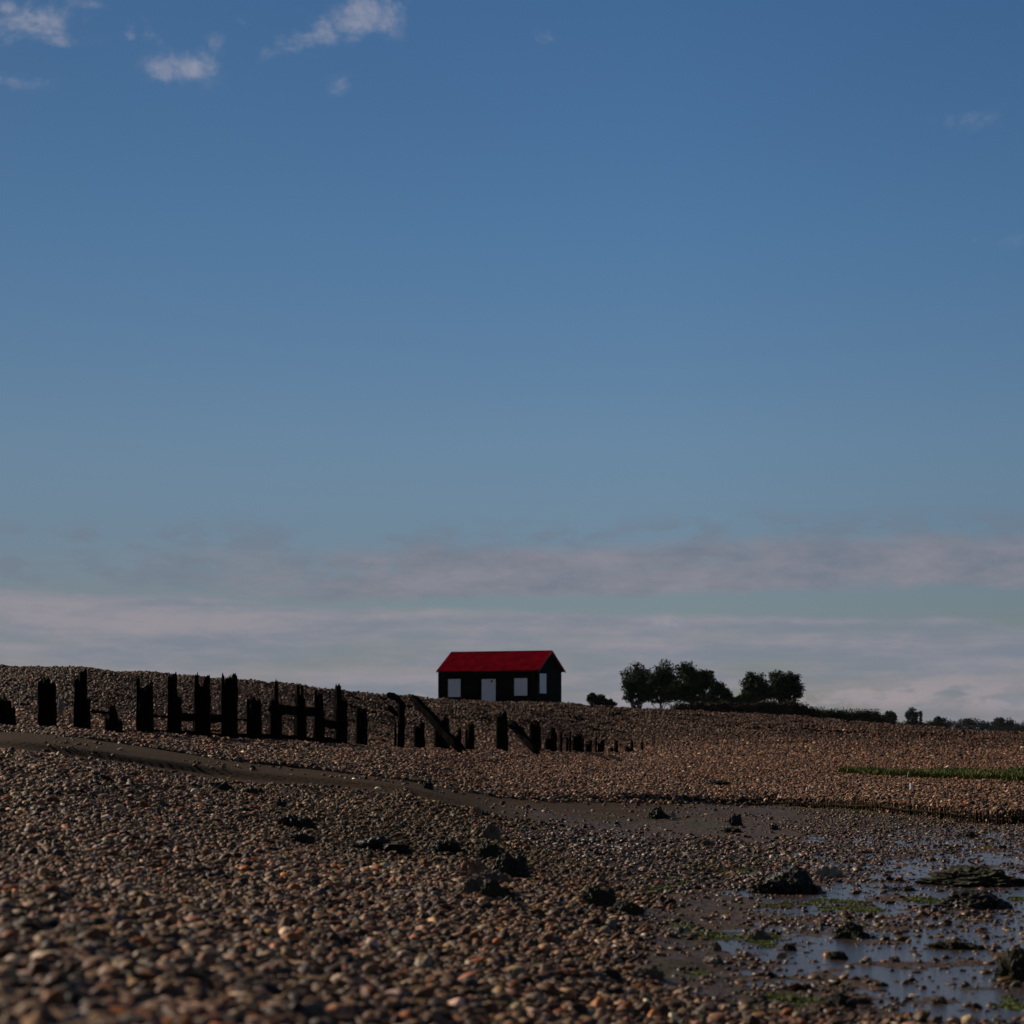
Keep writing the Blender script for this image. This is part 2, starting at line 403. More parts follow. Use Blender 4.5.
def scatter(name, pts, rot, scl, col, protos, label, cat, idx=None):
    pc = bpy.data.collections.new(name + '_shapes')
    for p in protos: pc.objects.link(p)
    me = bpy.data.meshes.new(name); me.vertices.add(len(pts)); me.vertices.foreach_set('co', np.asarray(pts, np.float32).ravel())
    for nm, arr in (('rot', rot), ('scl', scl)):
        a = me.attributes.new(nm, 'FLOAT_VECTOR', 'POINT'); a.data.foreach_set('vector', np.asarray(arr, np.float32).ravel())
    a = me.attributes.new('stone_colour', 'FLOAT_COLOR', 'POINT')
    a.data.foreach_set('color', np.concatenate([col, np.ones((len(col), 1))], 1).astype(np.float32).ravel())
    a = me.attributes.new('pick', 'INT', 'POINT')
    a.data.foreach_set('value', (rng.integers(0, len(protos), len(pts)) if idx is None else idx).astype(np.int32))
    o = bpy.data.objects.new(name, me); COL.objects.link(o)
    ng = bpy.data.node_groups.new(name + '_nodes', 'GeometryNodeTree')
    ng.interface.new_socket('Geometry', in_out='INPUT', socket_type='NodeSocketGeometry')
    ng.interface.new_socket('Geometry', in_out='OUTPUT', socket_type='NodeSocketGeometry')
    gi = ng.nodes.new('NodeGroupInput'); go = ng.nodes.new('NodeGroupOutput')
    ip = ng.nodes.new('GeometryNodeInstanceOnPoints'); ci = ng.nodes.new('GeometryNodeCollectionInfo')
    ci.inputs['Collection'].default_value = pc; ci.inputs['Separate Children'].default_value = True; ci.inputs['Reset Children'].default_value = True
    ng.links.new(gi.outputs[0], ip.inputs['Points']); ng.links.new(ci.outputs[0], ip.inputs['Instance'])
    ip.inputs['Pick Instance'].default_value = True
    def attr(nm, dt):
        n = ng.nodes.new('GeometryNodeInputNamedAttribute'); n.data_type = dt; n.inputs[0].default_value = nm; return n.outputs['Attribute']
    ng.links.new(attr('pick', 'INT'), ip.inputs['Instance Index'])
    e2r = ng.nodes.new('FunctionNodeEulerToRotation'); ng.links.new(attr('rot', 'FLOAT_VECTOR'), e2r.inputs[0]); ng.links.new(e2r.outputs[0], ip.inputs['Rotation'])
    ng.links.new(attr('scl', 'FLOAT_VECTOR'), ip.inputs['Scale'])
    ng.links.new(ip.outputs[0], go.inputs[0])
    md = o.modifiers.new('scatter', 'NODES'); md.node_group = ng
    tag(o, label, cat, kind='stuff')
    return o

PAL = np.array([(.15,.095,.062),(.21,.14,.09),(.09,.06,.045),(.29,.22,.155),(.17,.145,.13),(.26,.11,.045),(.045,.036,.034),(.36,.29,.22),(.095,.092,.10),(.21,.155,.075),(.17,.080,.055),(.60,.54,.46)])
PW = np.array([.19,.15,.15,.07,.09,.06,.11,.03,.06,.05,.05,.012]); PW = PW / PW.sum()
def stone_cols(n, pal=PAL, w=PW):
    c = pal[rng.choice(len(pal), n, p=w)]
    return c * np.exp(rng.normal(-.08, .46, (n, 1))) * (1 + rng.normal(0, .05, (n, 3)))

bands = [(3, 8, .044, 1.0), (8, 12, .041, 1.05), (12, 16, .039, 1.15), (16, 22, .040, 1.1), (22, 30, .044, 1.05), (30, 40, .051, .95), (40, 55, .062, .85), (55, 75, .067, .7), (75, 100, .083, .62), (100, 135, .106, .62), (135, 150, .12, .4)]
PX, PY, PS = [], [], []
for d0, d1, s, cov in bands:
    u0, u1 = (-.33, .40) if d1 < 50 else (-.30, .34)
    area = .5 * (u1 - u0) * (d1**2 - d0**2)
    n = int(area / (.60 * s * s) * cov)
    y = np.sqrt(rng.uniform(d0**2, d1**2, n)); x = rng.uniform(u0, u1, n) * y
    PX.append(x); PY.append(y); PS.append(s * np.exp(rng.normal(0, .36, n)))
PX = np.concatenate(PX); PY = np.concatenate(PY); PS = np.concatenate(PS)
m, st, ph, px, Dv = zones(PX, PY)
e_n = fbm(PX * 1.1, PY * 1.1, 83, 3)
keep = (rng.random(len(PX)) > np.maximum(m * 1.02, st * (.975 - .3 * sstep(.2, .6, e_n)))) & (ph < 14.35) & ~((st > .25) & (rng.random(len(PX)) > .05 + .25 * sstep(.2, .6, e_n) * sstep(460, 360, px)))
PX, PY, PS, ph, px, Dv, m = [a[keep] for a in (PX, PY, PS, ph, px, Dv, m)]
# patches where the pebbles run smaller or larger
pn = fbm(PX * .35, PY * .35, 81, 3)
PS = PS * (1 + .5 * pn)
PS = np.where((rng.random(len(PS)) < .02) & (Dv < 35) & (Dv > 8), PS * 1.6, PS) * (1 + .55 * sstep(11, 6.5, Dv)) * np.where(Dv > 45, .88, 1)
PS = np.minimum(PS, np.where(Dv < 12, .10, np.where(Dv < 40, .10, np.where(Dv < 70, .10, .15))))
PZ = height(PX, PY)
n = len(PX)
thick = rng.uniform(.45, .80, n) * (1 + .15 * sstep(14, 7, Dv))
scl = np.stack([PS * rng.uniform(1.0, 1.45, n), PS * rng.uniform(.75, 1.05, n), PS * thick], 1)
rot = np.stack([rng.normal(0, .45, n), rng.normal(0, .45, n), rng.uniform(0, 2 * PI, n)], 1)
PZ = PZ + scl[:, 2] * rng.uniform(-.05, .45, n)
cols = stone_cols(n)
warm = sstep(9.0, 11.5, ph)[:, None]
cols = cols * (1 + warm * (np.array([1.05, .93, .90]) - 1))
cols = cols * np.array([.88, .745, .635]) * (1.0 + .06 * sstep(14, 45, Dv) - .46 * sstep(11.9, 12.6, ph))[:, None]  # stones on the bank face darkened: shade of the slope put into their colour
# damp greenish stones low on the beach
wetg = (sstep(170, 400, px) * sstep(18, 24, Dv) * sstep(35, 32, Dv) * (.65 + .6 * sstep(-.2, .3, fbm(PX * .4, PY * .4, 88, 3))))[:, None]
cols = cols * (1 - wetg * .45) * (1 + wetg * (np.array([1.0, 1.0, .78]) - 1))
print('shingle stones', n)
protos = [blob_proto('pebble', k + 1, 3 if k < 6 else 2, M['stone'], amp=.42, freq=1.1) for k in range(6)]
scatter('shingle', np.stack([PX, PY, PZ], 1), rot, scl, cols, protos, 'brown and grey shingle pebbles covering the beach and its bank', 'shingle')

# stones lying on the tidal mud
n = 115000
y = np.sqrt(rng.uniform(9.5**2, 46**2, n)); x = rng.uniform(-.1, .40, n) * y
m, st, ph, px, Dv = zones(x, y)
cl = fbm(x * .5, y * .28, 91, 4)
dens = sstep(-.3, .3, cl) * .8 + .10 + .5 * sstep(20, 23, y) * sstep(34, 28, y) * sstep(900, 640, px)+ .35 * sstep(20.5, 22, y) * sstep(29, 25, y)
dens = dens + .45 * sstep(8.2, 8.8, ph)
dens = dens * np.where(st > .3, .12, 1)
keep = (m > .3) & (rng.random(n) < dens)
x, y, cl = x[keep], y[keep], cl[keep]; n = len(x)
S = .030 * (1 + .6 * sstep(21, 24, y) * sstep(36, 32, y) * sstep(920, 760, px[keep])) * np.exp(rng.normal(0, .42, n)); S = np.minimum(np.where(rng.random(n) < .04, S * 2.0, S), .085)
scl = np.stack([S * rng.uniform(1, 1.5, n), S * rng.uniform(.7, 1.05, n), S * rng.uniform(.35, .75, n)], 1)
z = np.maximum(height(x, y), WATER_Z - .01) + scl[:, 2] * rng.uniform(-.1, .3, n)
rot = np.stack([rng.normal(0, .3, n), rng.normal(0, .3, n), rng.uniform(0, 2 * PI, n)], 1)
print('mud stones', n)
protos = [blob_proto('wet_pebble', k + 21, 2, M['stone_wet'], amp=.5, freq=1.3) for k in range(5)]
scatter('wet_stones', np.stack([x, y, z], 1), rot, scl, stone_cols(n) * np.array([.52, .45, .39]), protos, 'small wet stones and shells scattered over the tidal mud', 'stones')

# ragged blade proto used by grass and algae
def blade_tuft(name, seed, mat, nb, h, w, lean, flat=1.0):
    rnd = random.Random(seed); mb = MB()
    for k in range(nb):
        a = rnd.uniform(0, 2*PI); r = rnd.uniform(0, .5); bx, by = r*math.cos(a), r*math.sin(a)
        la = rnd.uniform(0, 2*PI); ll = rnd.uniform(.1, lean); hh = h * rnd.uniform(.5, 1)
        pa = rnd.uniform(0, PI); wx, wy = w*math.cos(pa), w*math.sin(pa)
        mx, my = bx + ll*.4*math.cos(la), by + ll*.4*math.sin(la)
        tx, ty = bx + ll*math.cos(la), by + ll*math.sin(la)
        mb.add([(bx-wx, by-wy, 0), (bx+wx, by+wy, 0), (mx+wx*.8, my+wy*.8, hh*.6), (mx-wx*.8, my-wy*.8, hh*.6), (tx, ty, hh*flat)], [(0, 1, 2, 3), (3, 2, 4)])
    me = bpy.data.meshes.new(name); me.from_pydata(mb.v, [], mb.f); me.materials.append(mat)
    return bpy.data.objects.new(name, me)

# grass strip on the upper beach at right
n = 6500
pxg = rng.uniform(835, 1120, n)
d = rng.normal(0, 1, n)
Dc = np.interp(pxg, [835, 900, 1024, 1120], [57, 54, 51.5, 50])
wd = np.interp(pxg, [835, 870, 930, 1024, 1120], [.15, .5, 1.0, 2.2, 3.2])
y = Dc + wd * np.clip(d, -1.5, 1.5) * .75; x = (pxg - 512) / F * y
y = y + .5 * fbm(x * .9, y * .0 + 3, 96, 3)
k = fbm(x * 1.2, y * .8, 95, 3) > np.interp(pxg, [835, 900, 960], [.12, -.05, -.25]); x, y = x[k], y[k]; n = len(x)
z = height(x, y)
s = rng.uniform(.16, .34, n)
scatter('grass', np.stack([x, y, z], 1), np.stack([np.zeros(n), np.zeros(n), rng.uniform(0, 6.28, n)], 1), np.stack([s, s, s * rng.uniform(.3, .8, n)], 1), np.ones((n, 3)),
        [blade_tuft('grass_tuft', q, M['grass'], 26, 1.0, .05, .6) for q in range(4)], 'low green salt marsh grass in a strip on the shingle', 'grass')

# algae mats on the mud
n = 60000
y = np.sqrt(rng.uniform(10.5**2, 33**2, n)); x = rng.uniform(-.02, .30, n) * y
m, st, ph, px, Dv = zones(x, y)
py = HOR + (EYE - 0) * F / y
g = fbm(x * .55, y * .3, 71, 4) + .25 * fbm(x * 2.2, y * 1.2, 72, 3)
boost = -.25 * sstep(690, 600, px) + .32 * np.exp(-((py - 908) / 11)**2) * sstep(640, 680, px) * sstep(900, 850, px) + .22 * np.exp(-((py - 898) / 10)**2) * np.exp(-((px - 660) / 45)**2)
k = (m > .5) & (g + boost > .47) & (rng.random(n) < .8); x, y = x[k], y[k]; n = len(x)
z = np.maximum(height(x, y), WATER_Z) - .004
s = rng.uniform(.035, .10, n)
print('algae', n)
scatter('seaweed', np.stack([x, y, z], 1), np.stack([np.zeros(n), np.zeros(n), rng.uniform(0, 6.28, n)], 1), np.stack([s * 1.2, s, s * .5], 1), np.ones((n, 3)),
        [blade_tuft('algae_tuft', q + 50, M['algae'], 16, .6, .09, .7, .5) for q in range(4)], 'thin green algae mats lying on the wet tidal mud', 'seaweed')

# ------------------------------------------------------------------ hut
def build_hut():
    D0 = 129.0; k = F / D0            # px per metre at the near right corner
    cx = (537 - 512) / k              # near right corner of the front wall
    base = 3.08
    Ln, W = 6.65, 3.7; th = math.radians(24.5)
    hut = empty('beach_hut', (cx, D0, base), -th)
    tag(hut, 'small black boarded hut with a bright red pitched roof on the shingle crest', 'hut')
    ez = (HOR - 668.6) / k + EYE - base      # eaves height
    rz = (HOR - 651.5) / (F / (D0 + W/2)) + EYE - base
    # local frame: x from -Ln (left) to 0, y from 0 (front) to W
    wl = MB()
    g = [(-Ln, 0), (0, 0), (0, W), (-Ln, W)]
    # wall shell as a closed prism with gables
    v = [(-Ln,0,-.7),(0,0,-.7),(0,W,-.7),(-Ln,W,-.7),(-Ln,0,ez),(0,0,ez),(0,W,ez),(-Ln,W,ez),(-Ln,W/2,rz-.06),(0,W/2,rz-.06)]
    wl.add(v, [(0,1,5,4),(1,2,6,9,5),(2,3,7,6),(3,0,4,8,7),(0,3,2,1),(4,5,9,8),(6,7,8,9)])
    # horizontal lap boards standing proud
    nb = 15
    for i in range(nb):
        z0 = -.35 + i * (ez + .3) / nb; z1 = z0 + (ez + .3) / nb - .02
        wl.box(-Ln - .018, .018, -.022, -.003, z0, z1)
        wl.box(.003, .022, -.018, W + .018, z0, z1)
    for i in range(8):
        z0 = ez + i * (rz - ez) / 8; f0 = (z0 + (rz-ez)/8 - ez) / (rz - ez)
        hw = W/2 * (1 - f0)
        if hw > .05: wl.box(.003, .02, W/2 - hw, W/2 + hw, z0 + .01, z0 + (rz-ez)/8 - .01)
    wl.build('wall', M['tar'], hut)
    # roof: two corrugated slopes with thickness
    rf = MB(); ov = .20; og = .19; ogl = .03
    sl = (rz - ez) / (W/2)
    for side in (0, 1):
        n = 120; vs = []; fs = []
        for i in range(n + 1):
            x = -Ln - ogl + (Ln + og + ogl) * i / n
            c = .006 * (i % 2)
            for (yy, zz) in ((-ov, ez - ov*sl), (W/4, ez + W/4*sl), (W/2, rz)):
                if side: yy = W - yy
                sag = -.03 * math.sin(PI * (x + Ln) / Ln) + .012 * math.sin(x * 2.3) + .03 * mnoise.noise(Vector((x * 3.1, yy, 0)))
                vs += [(x, yy, zz + .05 + c + sag), (x, yy, zz - .0 + c + sag)]
        for i in range(n):
            a = i*6; b = a+6
            for q in (0, 2):
                fs += [(a+q, b+q, b+q+2, a+q+2), (a+q+1, a+q+3, b+q+3, b+q+1)]
            fs += [(a, a+1, b+1, b), (a+4, b+4, b+5, a+5)]
        rf.add(vs, fs)
    # ridge cap
    rf.tube([(-Ln - ogl, W/2, rz + .05), (og, W/2, rz + .03)], [.035, .035], 8)
    roof = rf.build('roof', M['roof'], hut)
    for side in (0, 1):
        for gx, nm in ((og, 0), (-Ln - ogl, 1)):
            bb = MB(); y0, y1 = (-ov, W/2) if side == 0 else (W + ov, W/2)
            zA = ez - ov*sl; t = .03 if nm == 0 else -.03
            vs = []
            for xx in (gx + t*.1, gx + t):
                for (yy, zz) in ((y0, zA), (y1, rz)):
                    vs += [(xx, yy, zz - .06), (xx, yy, zz + .06)]
            bb.add(vs, [(0,1,3,2),(4,6,7,5),(0,2,6,4),(1,5,7,3),(0,4,5,1),(2,3,7,6)])
            bb.build('bargeboard', M['barge'], roof)
    ct = math.cos(th)
    def fx(px): return -(537 - px) / k / ct * 1.0
    def z_of(py): return (HOR - py) / k + EYE - base
    def panel(nm, x0, x1, z0, z1, gable=False, label=None, boards=4):
        mb = MB()
        n = boards
        for i in range(n):
            a = x0 + (x1-x0)*i/n; b = x0 + (x1-x0)*(i+1)/n - .008
            d = .006 * (i % 2)
            if gable: mb.box(.026, .05 + d, a, b, z0, z1)
            else: mb.box(a, b, -.05 - d, -.026, z0, z1)
        o = mb.build(nm, M['white'], hut)
        if label: o['label'] = label
        fr = MB(); t = .03
        def fb(a, b, c, d_):
            if gable: fr.box(.0235, .065, a, b, c, d_)
            else: fr.box(a, b, -.065, -.0235, c, d_)
        fb(x0 - t, x0 - .002, z0 - t, z1 + t); fb(x1 + .002, x1 + t, z0 - t, z1 + t)
        fb(x0 - .001, x1 + .001, z1 + .001, z1 + t - .002)
        if nm == 'window': fb(x0 - .001, x1 + .001, z0 - t + .002, z0 - .001)
        fr.build('frame', M['tar'], o)
        return o
    panel('window', fx(447.2), fx(460.2), z_of(696.3), z_of(678))
    panel('window', fx(514.5), fx(527.8), z_of(695.5), z_of(678))
    d = panel('door', fx(481.5), fx(496), z_of(702), z_of(678.5))
    kb = MB(); kb.box(fx(491.2), fx(492.8), -.075, -.058, z_of(681.8), z_of(679.6)); kb.build('door_vent', M['knob'], d)
    panel('window', .26, 1.30, z_of(693.2), z_of(673.2), True, boards=2)
    return hut
build_hut()

# ------------------------------------------------------------------ groyne posts
def line_D(px):
    u = (px - 512) / F
    return 18.67 / (.2796 - u)
def timber_post(slivers, label, base=None, dD=0, depth=None, lean=0, group='weathered groyne posts standing along the beach'):
    """slivers: list of (x0, x1, ytop) in photo pixels, turned into metres at the post's own distance"""
    xs = [s[0] for s in slivers] + [s[1] for s in slivers]
    cx = (min(xs) + max(xs)) / 2; D = line_D(min(cx, 650)) + dD
    X = (cx - 512) / F * D; zg = H1(X, D)
    o_loc = Vector((X, D, zg)); sc = D / F
    full = (max(xs) - min(xs)) * sc
    mb = MB()
    for (x0, x1, yt) in slivers:
        w = (x1 - x0) * sc / 2; px = ((x0 + x1)/2 - cx) * sc
        top = (HOR - yt) * sc + EYE - zg
        dp = (depth or max(.10, min(.17, full*.55)))
        dpp = dp * random.uniform(.7, 1.0); py = random.uniform(-.3, .3) * (dp - dpp)
        n = 8; pts = []; rads = []; nr = 9
        for i in range(nr):
            f = i / (nr - 1); z = -.35 + (top + .35) * f
            wob = .006 * random.uniform(-1, 1)
            pts.append((px + wob + lean * z, py + wob, z))
            wk = 1.0 + .12 * random.uniform(-1, 1) * f - .05 * f - .28 * max(0, f - .72) / .28 * random.random()
            rads.append((w * 1.10 * wk, dpp * wk))
        # broken tip
        tipx = random.uniform(-.35, .35) * w
        pts.append((px + tipx + lean * top, py, top + .012)); rads.append((w * .62, dpp * .5))
        mb.tube(pts, rads, n, .07)
        for q in range(3 if w > .04 else 2):
            ox = random.uniform(-.75, .75) * w; hh = random.uniform(.02, .10)
            mb.tube([(px + ox + lean*top, py + random.uniform(-.5, .5)*dpp, top - .12), (px + ox*1.02 + lean*top, py, top + hh*.4), (px + ox*1.05 + lean*top, py, top + hh)], [(w*.33, .03), (w*.22, .02), (.004, .004)], 5, .1)
    o = mb.build('groyne_post', M['wood'])
    o.location = o_loc
    # face the camera line the way the groyne runs
    tag(o, label, 'post', group)
    return o
posts = [
 ([(-6,4,699.5),(3,11,701),(10,16,709)], 'short thick stump with a sloping top at the far left end of the groyne'),
 ([(38,44,682),(43,51,680),(50,56,684)], 'stout blocky post standing alone left of the tall pointed one'),
 ([(74,79,680),(79,87,672),(84,90,700)], 'tall pointed post with a lower split shoulder on its left side'),
 ([(135.8,140,679),(138,147,690),(146,149.5,686),(149,153,683)], 'broad post with a thin splinter rising at its left edge'),
 ([(167.5,171,677),(170,177,675.5),(172,182,699)], 'post with a rounded twin top widening low on its right'),
 ([(193.8,199,676),(198,204,687.5),(203,210.5,677.5),(192.5,207,703)], 'forked post split into two prongs with a notch between them'),
 ([(221,225,676.5),(225,230,680),(228.5,233,678),(232,237.6,675.5)], 'widest tall post with a jagged crown of four points'),
 ([(246.5,250,700),(250,256,698.5),(255,261.5,701)], 'shorter flat-topped post just right of the jagged crowned one'),
 ([(274,278.5,682.5),(269,276,701),(276,282,706)], 'slim tall prong rising from a thick squat base'),
 ([(296.5,300,686),(301,303.5,686.5),(294,306,698),(297,306.5,712)], 'post ending in two thin needle spikes'),
 ([(314,317,691),(316,323.5,695),(313,325,714)], 'post with a curved hooked top right of the needle spikes'),
 ([(335,341.6,686.5),(334,342,694),(340,347.5,702)], 'tall post with round head and a lower slab on its right'),
 ([(355.5,361,709),(360,367.5,711.5)], 'lone square-topped post in the gap before the leaning timbers'),
 ([(413.5,419,727),(418,425,723.5),(416,425,734)], 'low stump between the bent post and the long leaning timber'),
 ([(434,440,722),(440,449.5,720),(443,447,717.5)], 'stump half hidden behind the long leaning timber'),
 ([(455,457.5,736),(457,461.5,730)], 'tiny pointed stub at the foot of the long leaning timber'),
 ([(465,468,730),(468,474.5,725)], 'small stump with a notched left edge right of the leaning timber'),
 ([(496,500,717),(499,508,713.5)], 'upright square post beside the second leaning timber'),
 ([(529,535,724),(534,541,725.5)], 'square stump just right of the second leaning timber'),
 ([(544,551,739),(550,555.5,728),(553,557,734)], 'stepped stump with its high point at the right'),
 ([(559.5,562.5,733)], 'thin stick-like stake between two broad stumps'),
 ([(565.5,568.5,738),(569,571.5,732)], 'narrow pointed stump touching the rounded one'),
 ([(572,577,737.5),(575,582,735),(578,584,739)], 'round-shouldered broad stump among the small far ones'),
 ([(585,588.5,744),(588,592,741)], 'low sloping stump right of the round-shouldered one'),
 ([(594.5,597,738),(597.5,601,744),(600,604.5,741)], 'two-pronged low stump with a notch in the middle'),
 ([(609.5,614,748),(614,618,741.5)], 'little stump high on its right side near the far end'),
 ([(625,630,747.5),(630,633.5,741.5)], 'second last stump of the groyne, a small worn wedge'),
 ([(640.8,643.6,742.5)], 'last and smallest stake at the far right end of the groyne'),
]
for k, (s, lab) in enumerate(posts):
    timber_post(s, lab)

bp_ = timber_post([(58, 63.5, 700)], 'small pale grey board standing on the bank behind the stout blocky post', dD=3.2, depth=.03, group='x')
del bp_['group']; bp_['category'] = 'board'; bp_.name = 'board'; bp_.data.materials[0] = M['driftwood']
def beam(x0, y0, x1, y1, t, label, dD=0, name='groyne_plank', group='fallen and nailed timbers of the old groyne', bend=None, cat='plank', d0=0, d1=0, mat='wood', depth=.06):
    D0 = line_D(min(x0, 650)) + dD + d0; D1 = line_D(min(x1, 650)) + dD + d1
    P0 = Vector(((x0-512)/F*D0, D0, (HOR-y0)*D0/F + EYE)); P1 = Vector(((x1-512)/F*D1, D1, (HOR-y1)*D1/F + EYE))
    c = (P0 + P1) / 2; mb = MB(); n = 10; pts = []; rads = []
    for i in range(n + 1):
        f = i / n; p = P0.lerp(P1, f)
        if bend: p.z += bend * math.sin(PI * f)
        tt = t * (D0 + (D1-D0)*f) / F / 2
        e = .72 if i in (0, n) else 1.0
        w = 1 + .1 * random.uniform(-1, 1)
        pts.append(p - c); rads.append((depth * w * e, tt * 1.12 * w * e))
    # tube's first axis is horizontal-ish, second vertical
    mb.tube(pts, rads, 5, .10)
    for e_, dr in ((pts[0], (pts[0]-pts[2])), (pts[-1], (pts[-1]-pts[-3]))):
        dr.normalize(); rr = rads[1][1]
        for q in range(2):
            of = Vector((random.uniform(-.4, .4)*rr, 0, random.uniform(-.4, .4)*rr))
            mb.tube([e_ + of - dr*rr, e_ + of*1.2 + dr*rr*random.uniform(.6, 1.3)], [rr*.4, rr*.08], 4, .1)
    o = mb.build(name, M[mat]); o.location = c
    tag(o, label, cat, group)
    return o
G = 'horizontal planks nailed between the groyne posts'
beam(180, 717, 224, 719, 8, 'wide upper plank between the forked post and its neighbours', .12, group=G)
beam(180, 733.5, 228, 738, 7, 'low plank at the feet of the forked post', .12, group=G)
beam(226, 737, 338, 743.5, 10, 'long low plank joining the posts right of the jagged crowned post', .12, group=G)
beam(270, 709, 316, 712, 9, 'thick upper plank between slim prong and hooked-top post', .12, group=G)
beam(318, 722, 342, 727, 8, 'short slanting plank left of the tall round-headed post', .12, group=G)
beam(149, 716, 172, 717, 2, 'thin rail at mid height left of the widening post', .1, group=G, depth=.02)
beam(150, 731, 172, 733, 4, 'low dark board at the foot of the broad splintered post', .1, group=G, depth=.03)
beam(236, 719.5, 250, 720.5, 1.6, 'thin rail just right of the jagged crowned post', .1, group=G, depth=.02)
D_ = 'dark broken timbers leaning or lying by the groyne'
beam(91, 711.5, 112, 713.5, 3, 'thin broken arm sticking out left from the low broken stump', 0, 'broken_timber', D_, cat='timber', depth=.04)
timber_post([(104.5,110,719),(108,116,707),(111,118,712),(116,122.5,722)], 'low broken stump with a sloping splintered shape near the left', group=D_)
timber_post([(397.5,404.8,702),(394,396.5,722)], 'upright post under the bent broken head right of the wide gap')
beam(388, 695, 404, 706, 6.5, 'short bent timber hooked over the top of a post', 0, 'broken_timber', D_, cat='timber', bend=.06)
beam(389, 707, 397, 715, 5, 'small broken chunk hanging beside the bent-headed post', -.1, 'broken_timber', D_, cat='timber')
beam(413, 698, 460, 750, 11.5, 'long thick timber leaning steeply down to the right', 0, 'leaning_timber', D_, cat='timber', d0=.6, d1=-1.8 - 3.0, depth=.14)
beam(510, 722, 537, 752.5, 10, 'shorter second leaning timber sloping down to the right', 0, 'leaning_timber', D_, cat='timber', d0=.6, d1=-3.5, depth=.14)
beam(509, 726, 524, 729, 4, 'stubby branch-like piece on the second leaning timber', 0, 'broken_timber', D_, cat='timber', depth=.05)
def lying(x0, y0, x1, y1, t, label, name='driftwood', mat='wood', group=D_, cat='timber'):
    A = ground_at(x0, y0); B = ground_at(x1, y1); P0 = Vector(A); P1 = Vector(B)
    c = (P0+P1)/2; mb = MB(); tt = t*c.y/F/2
    P0.z += tt*.7; P1.z += tt*.7
    n = 8
    mb.tube([P0.lerp(P1, i/n) - c + Vector((0, 0, random.uniform(-.1, .2)*tt)) for i in range(n+1)], [(tt*(.5 if i in (0, n) else 1)*random.uniform(.85, 1.15))*1.0 for i in range(n+1)], 7, .08)
    o = mb.build(name, M[mat]); o.location = c; tag(o, label, cat, group); return o
lying(589, 754, 607, 761.5, 4, 'low dark timber half sunk in shingle below the small stumps')
lying(608, 757, 620, 762.5, 4, 'shorter dark timber half sunk right of a similar longer one')
lying(520, 786, 700, 797, 1.6, 'long thin pale pole lying along the far edge of the channel', 'pole', 'driftwood', cat='pole', group=None)
lying(448, 778, 476, 783, 1.6, 'thin pale stick lying on shingle above the channel', 'stick', 'driftwood', cat='stick', group=None)
lying(968, 861, 990, 874, 2, 'thin dark stick poking from the mud at right', 'stick', 'wood', cat='stick', group=None)
lying(916, 786, 932, 787, 3.5, 'short dark driftwood piece beside the small white post', 'driftwood', 'wood', group=None)
def white_post():
    x, y, z = ground_at(911, 791); t = empty('marker_post', (x, y, z))
    tag(t, 'small pale marker post standing at the edge of the green grass', 'post')
    s = y / F; mb = MB()
    mb.tube([(0, 0, -.1), (0, 0, 5*s), (0, 0, 8*s)], [1.4*s, 1.35*s, 1.2*s], 8, .04); mb.build('shaft', M['white'], t)
    mb = MB(); mb.tube([(0, 0, 8*s + .001), (0, 0, 9.3*s)], [1.6*s, 1.3*s], 8, .03); mb.build('cap', M['wood'], t)
white_post()

# brushwood revetment along the far side of the flat
def revetment():
    mb = MB(); x = 700.0; pts = []
    while x < 1100:
        i = int(np.clip((((x - 512) / F) - U[0]) / (U[1] - U[0]), 0, NU - 1))
        D = KDi[9, i] - .06
        X = (x - 512) / F * D; zg = H1(X, D - .1)
        hh = (.17 + .05 * random.random()) * float(sstep(720, 880, x)) + .03
        l = random.uniform(-.03, .03)
        r = random.uniform(.010, .018)
        mb.tube([(X, D, zg - .08), (X + l*.5, D, zg + hh*.5), (X + l, D + random.uniform(-.02, .02), zg + hh)], [r, r, r*.8], 5, .1)
        pts.append((X, D + .03, zg + hh * .6))
        x += random.uniform(1.4, 3.0)
    M['stick'] = noisy_mat('wet_brushwood', (.008, .006, .004), (.04, .028, .018), 9, .9, .5, spec=.05)
    o = mb.build('stake', M['stick']); 
    root = empty('brushwood_fence', (pts[len(pts)//2][0], pts[len(pts)//2][1], 0))
    tag(root, 'low dark brushwood fence of short stakes edging the far side of the mud', 'fence')
    # recentre
    for v in o.data.vertices: v.co -= root.location
    o.name = 'stakes'; o['kind'] = 'stuff'; o.parent = root
    rl = MB(); rl.tube([Vector(p) - root.location for p in pts[::6]], [.018] * len(pts[::6]), 5, .1); rl.build('rail', M['stick'], root)
revetment()

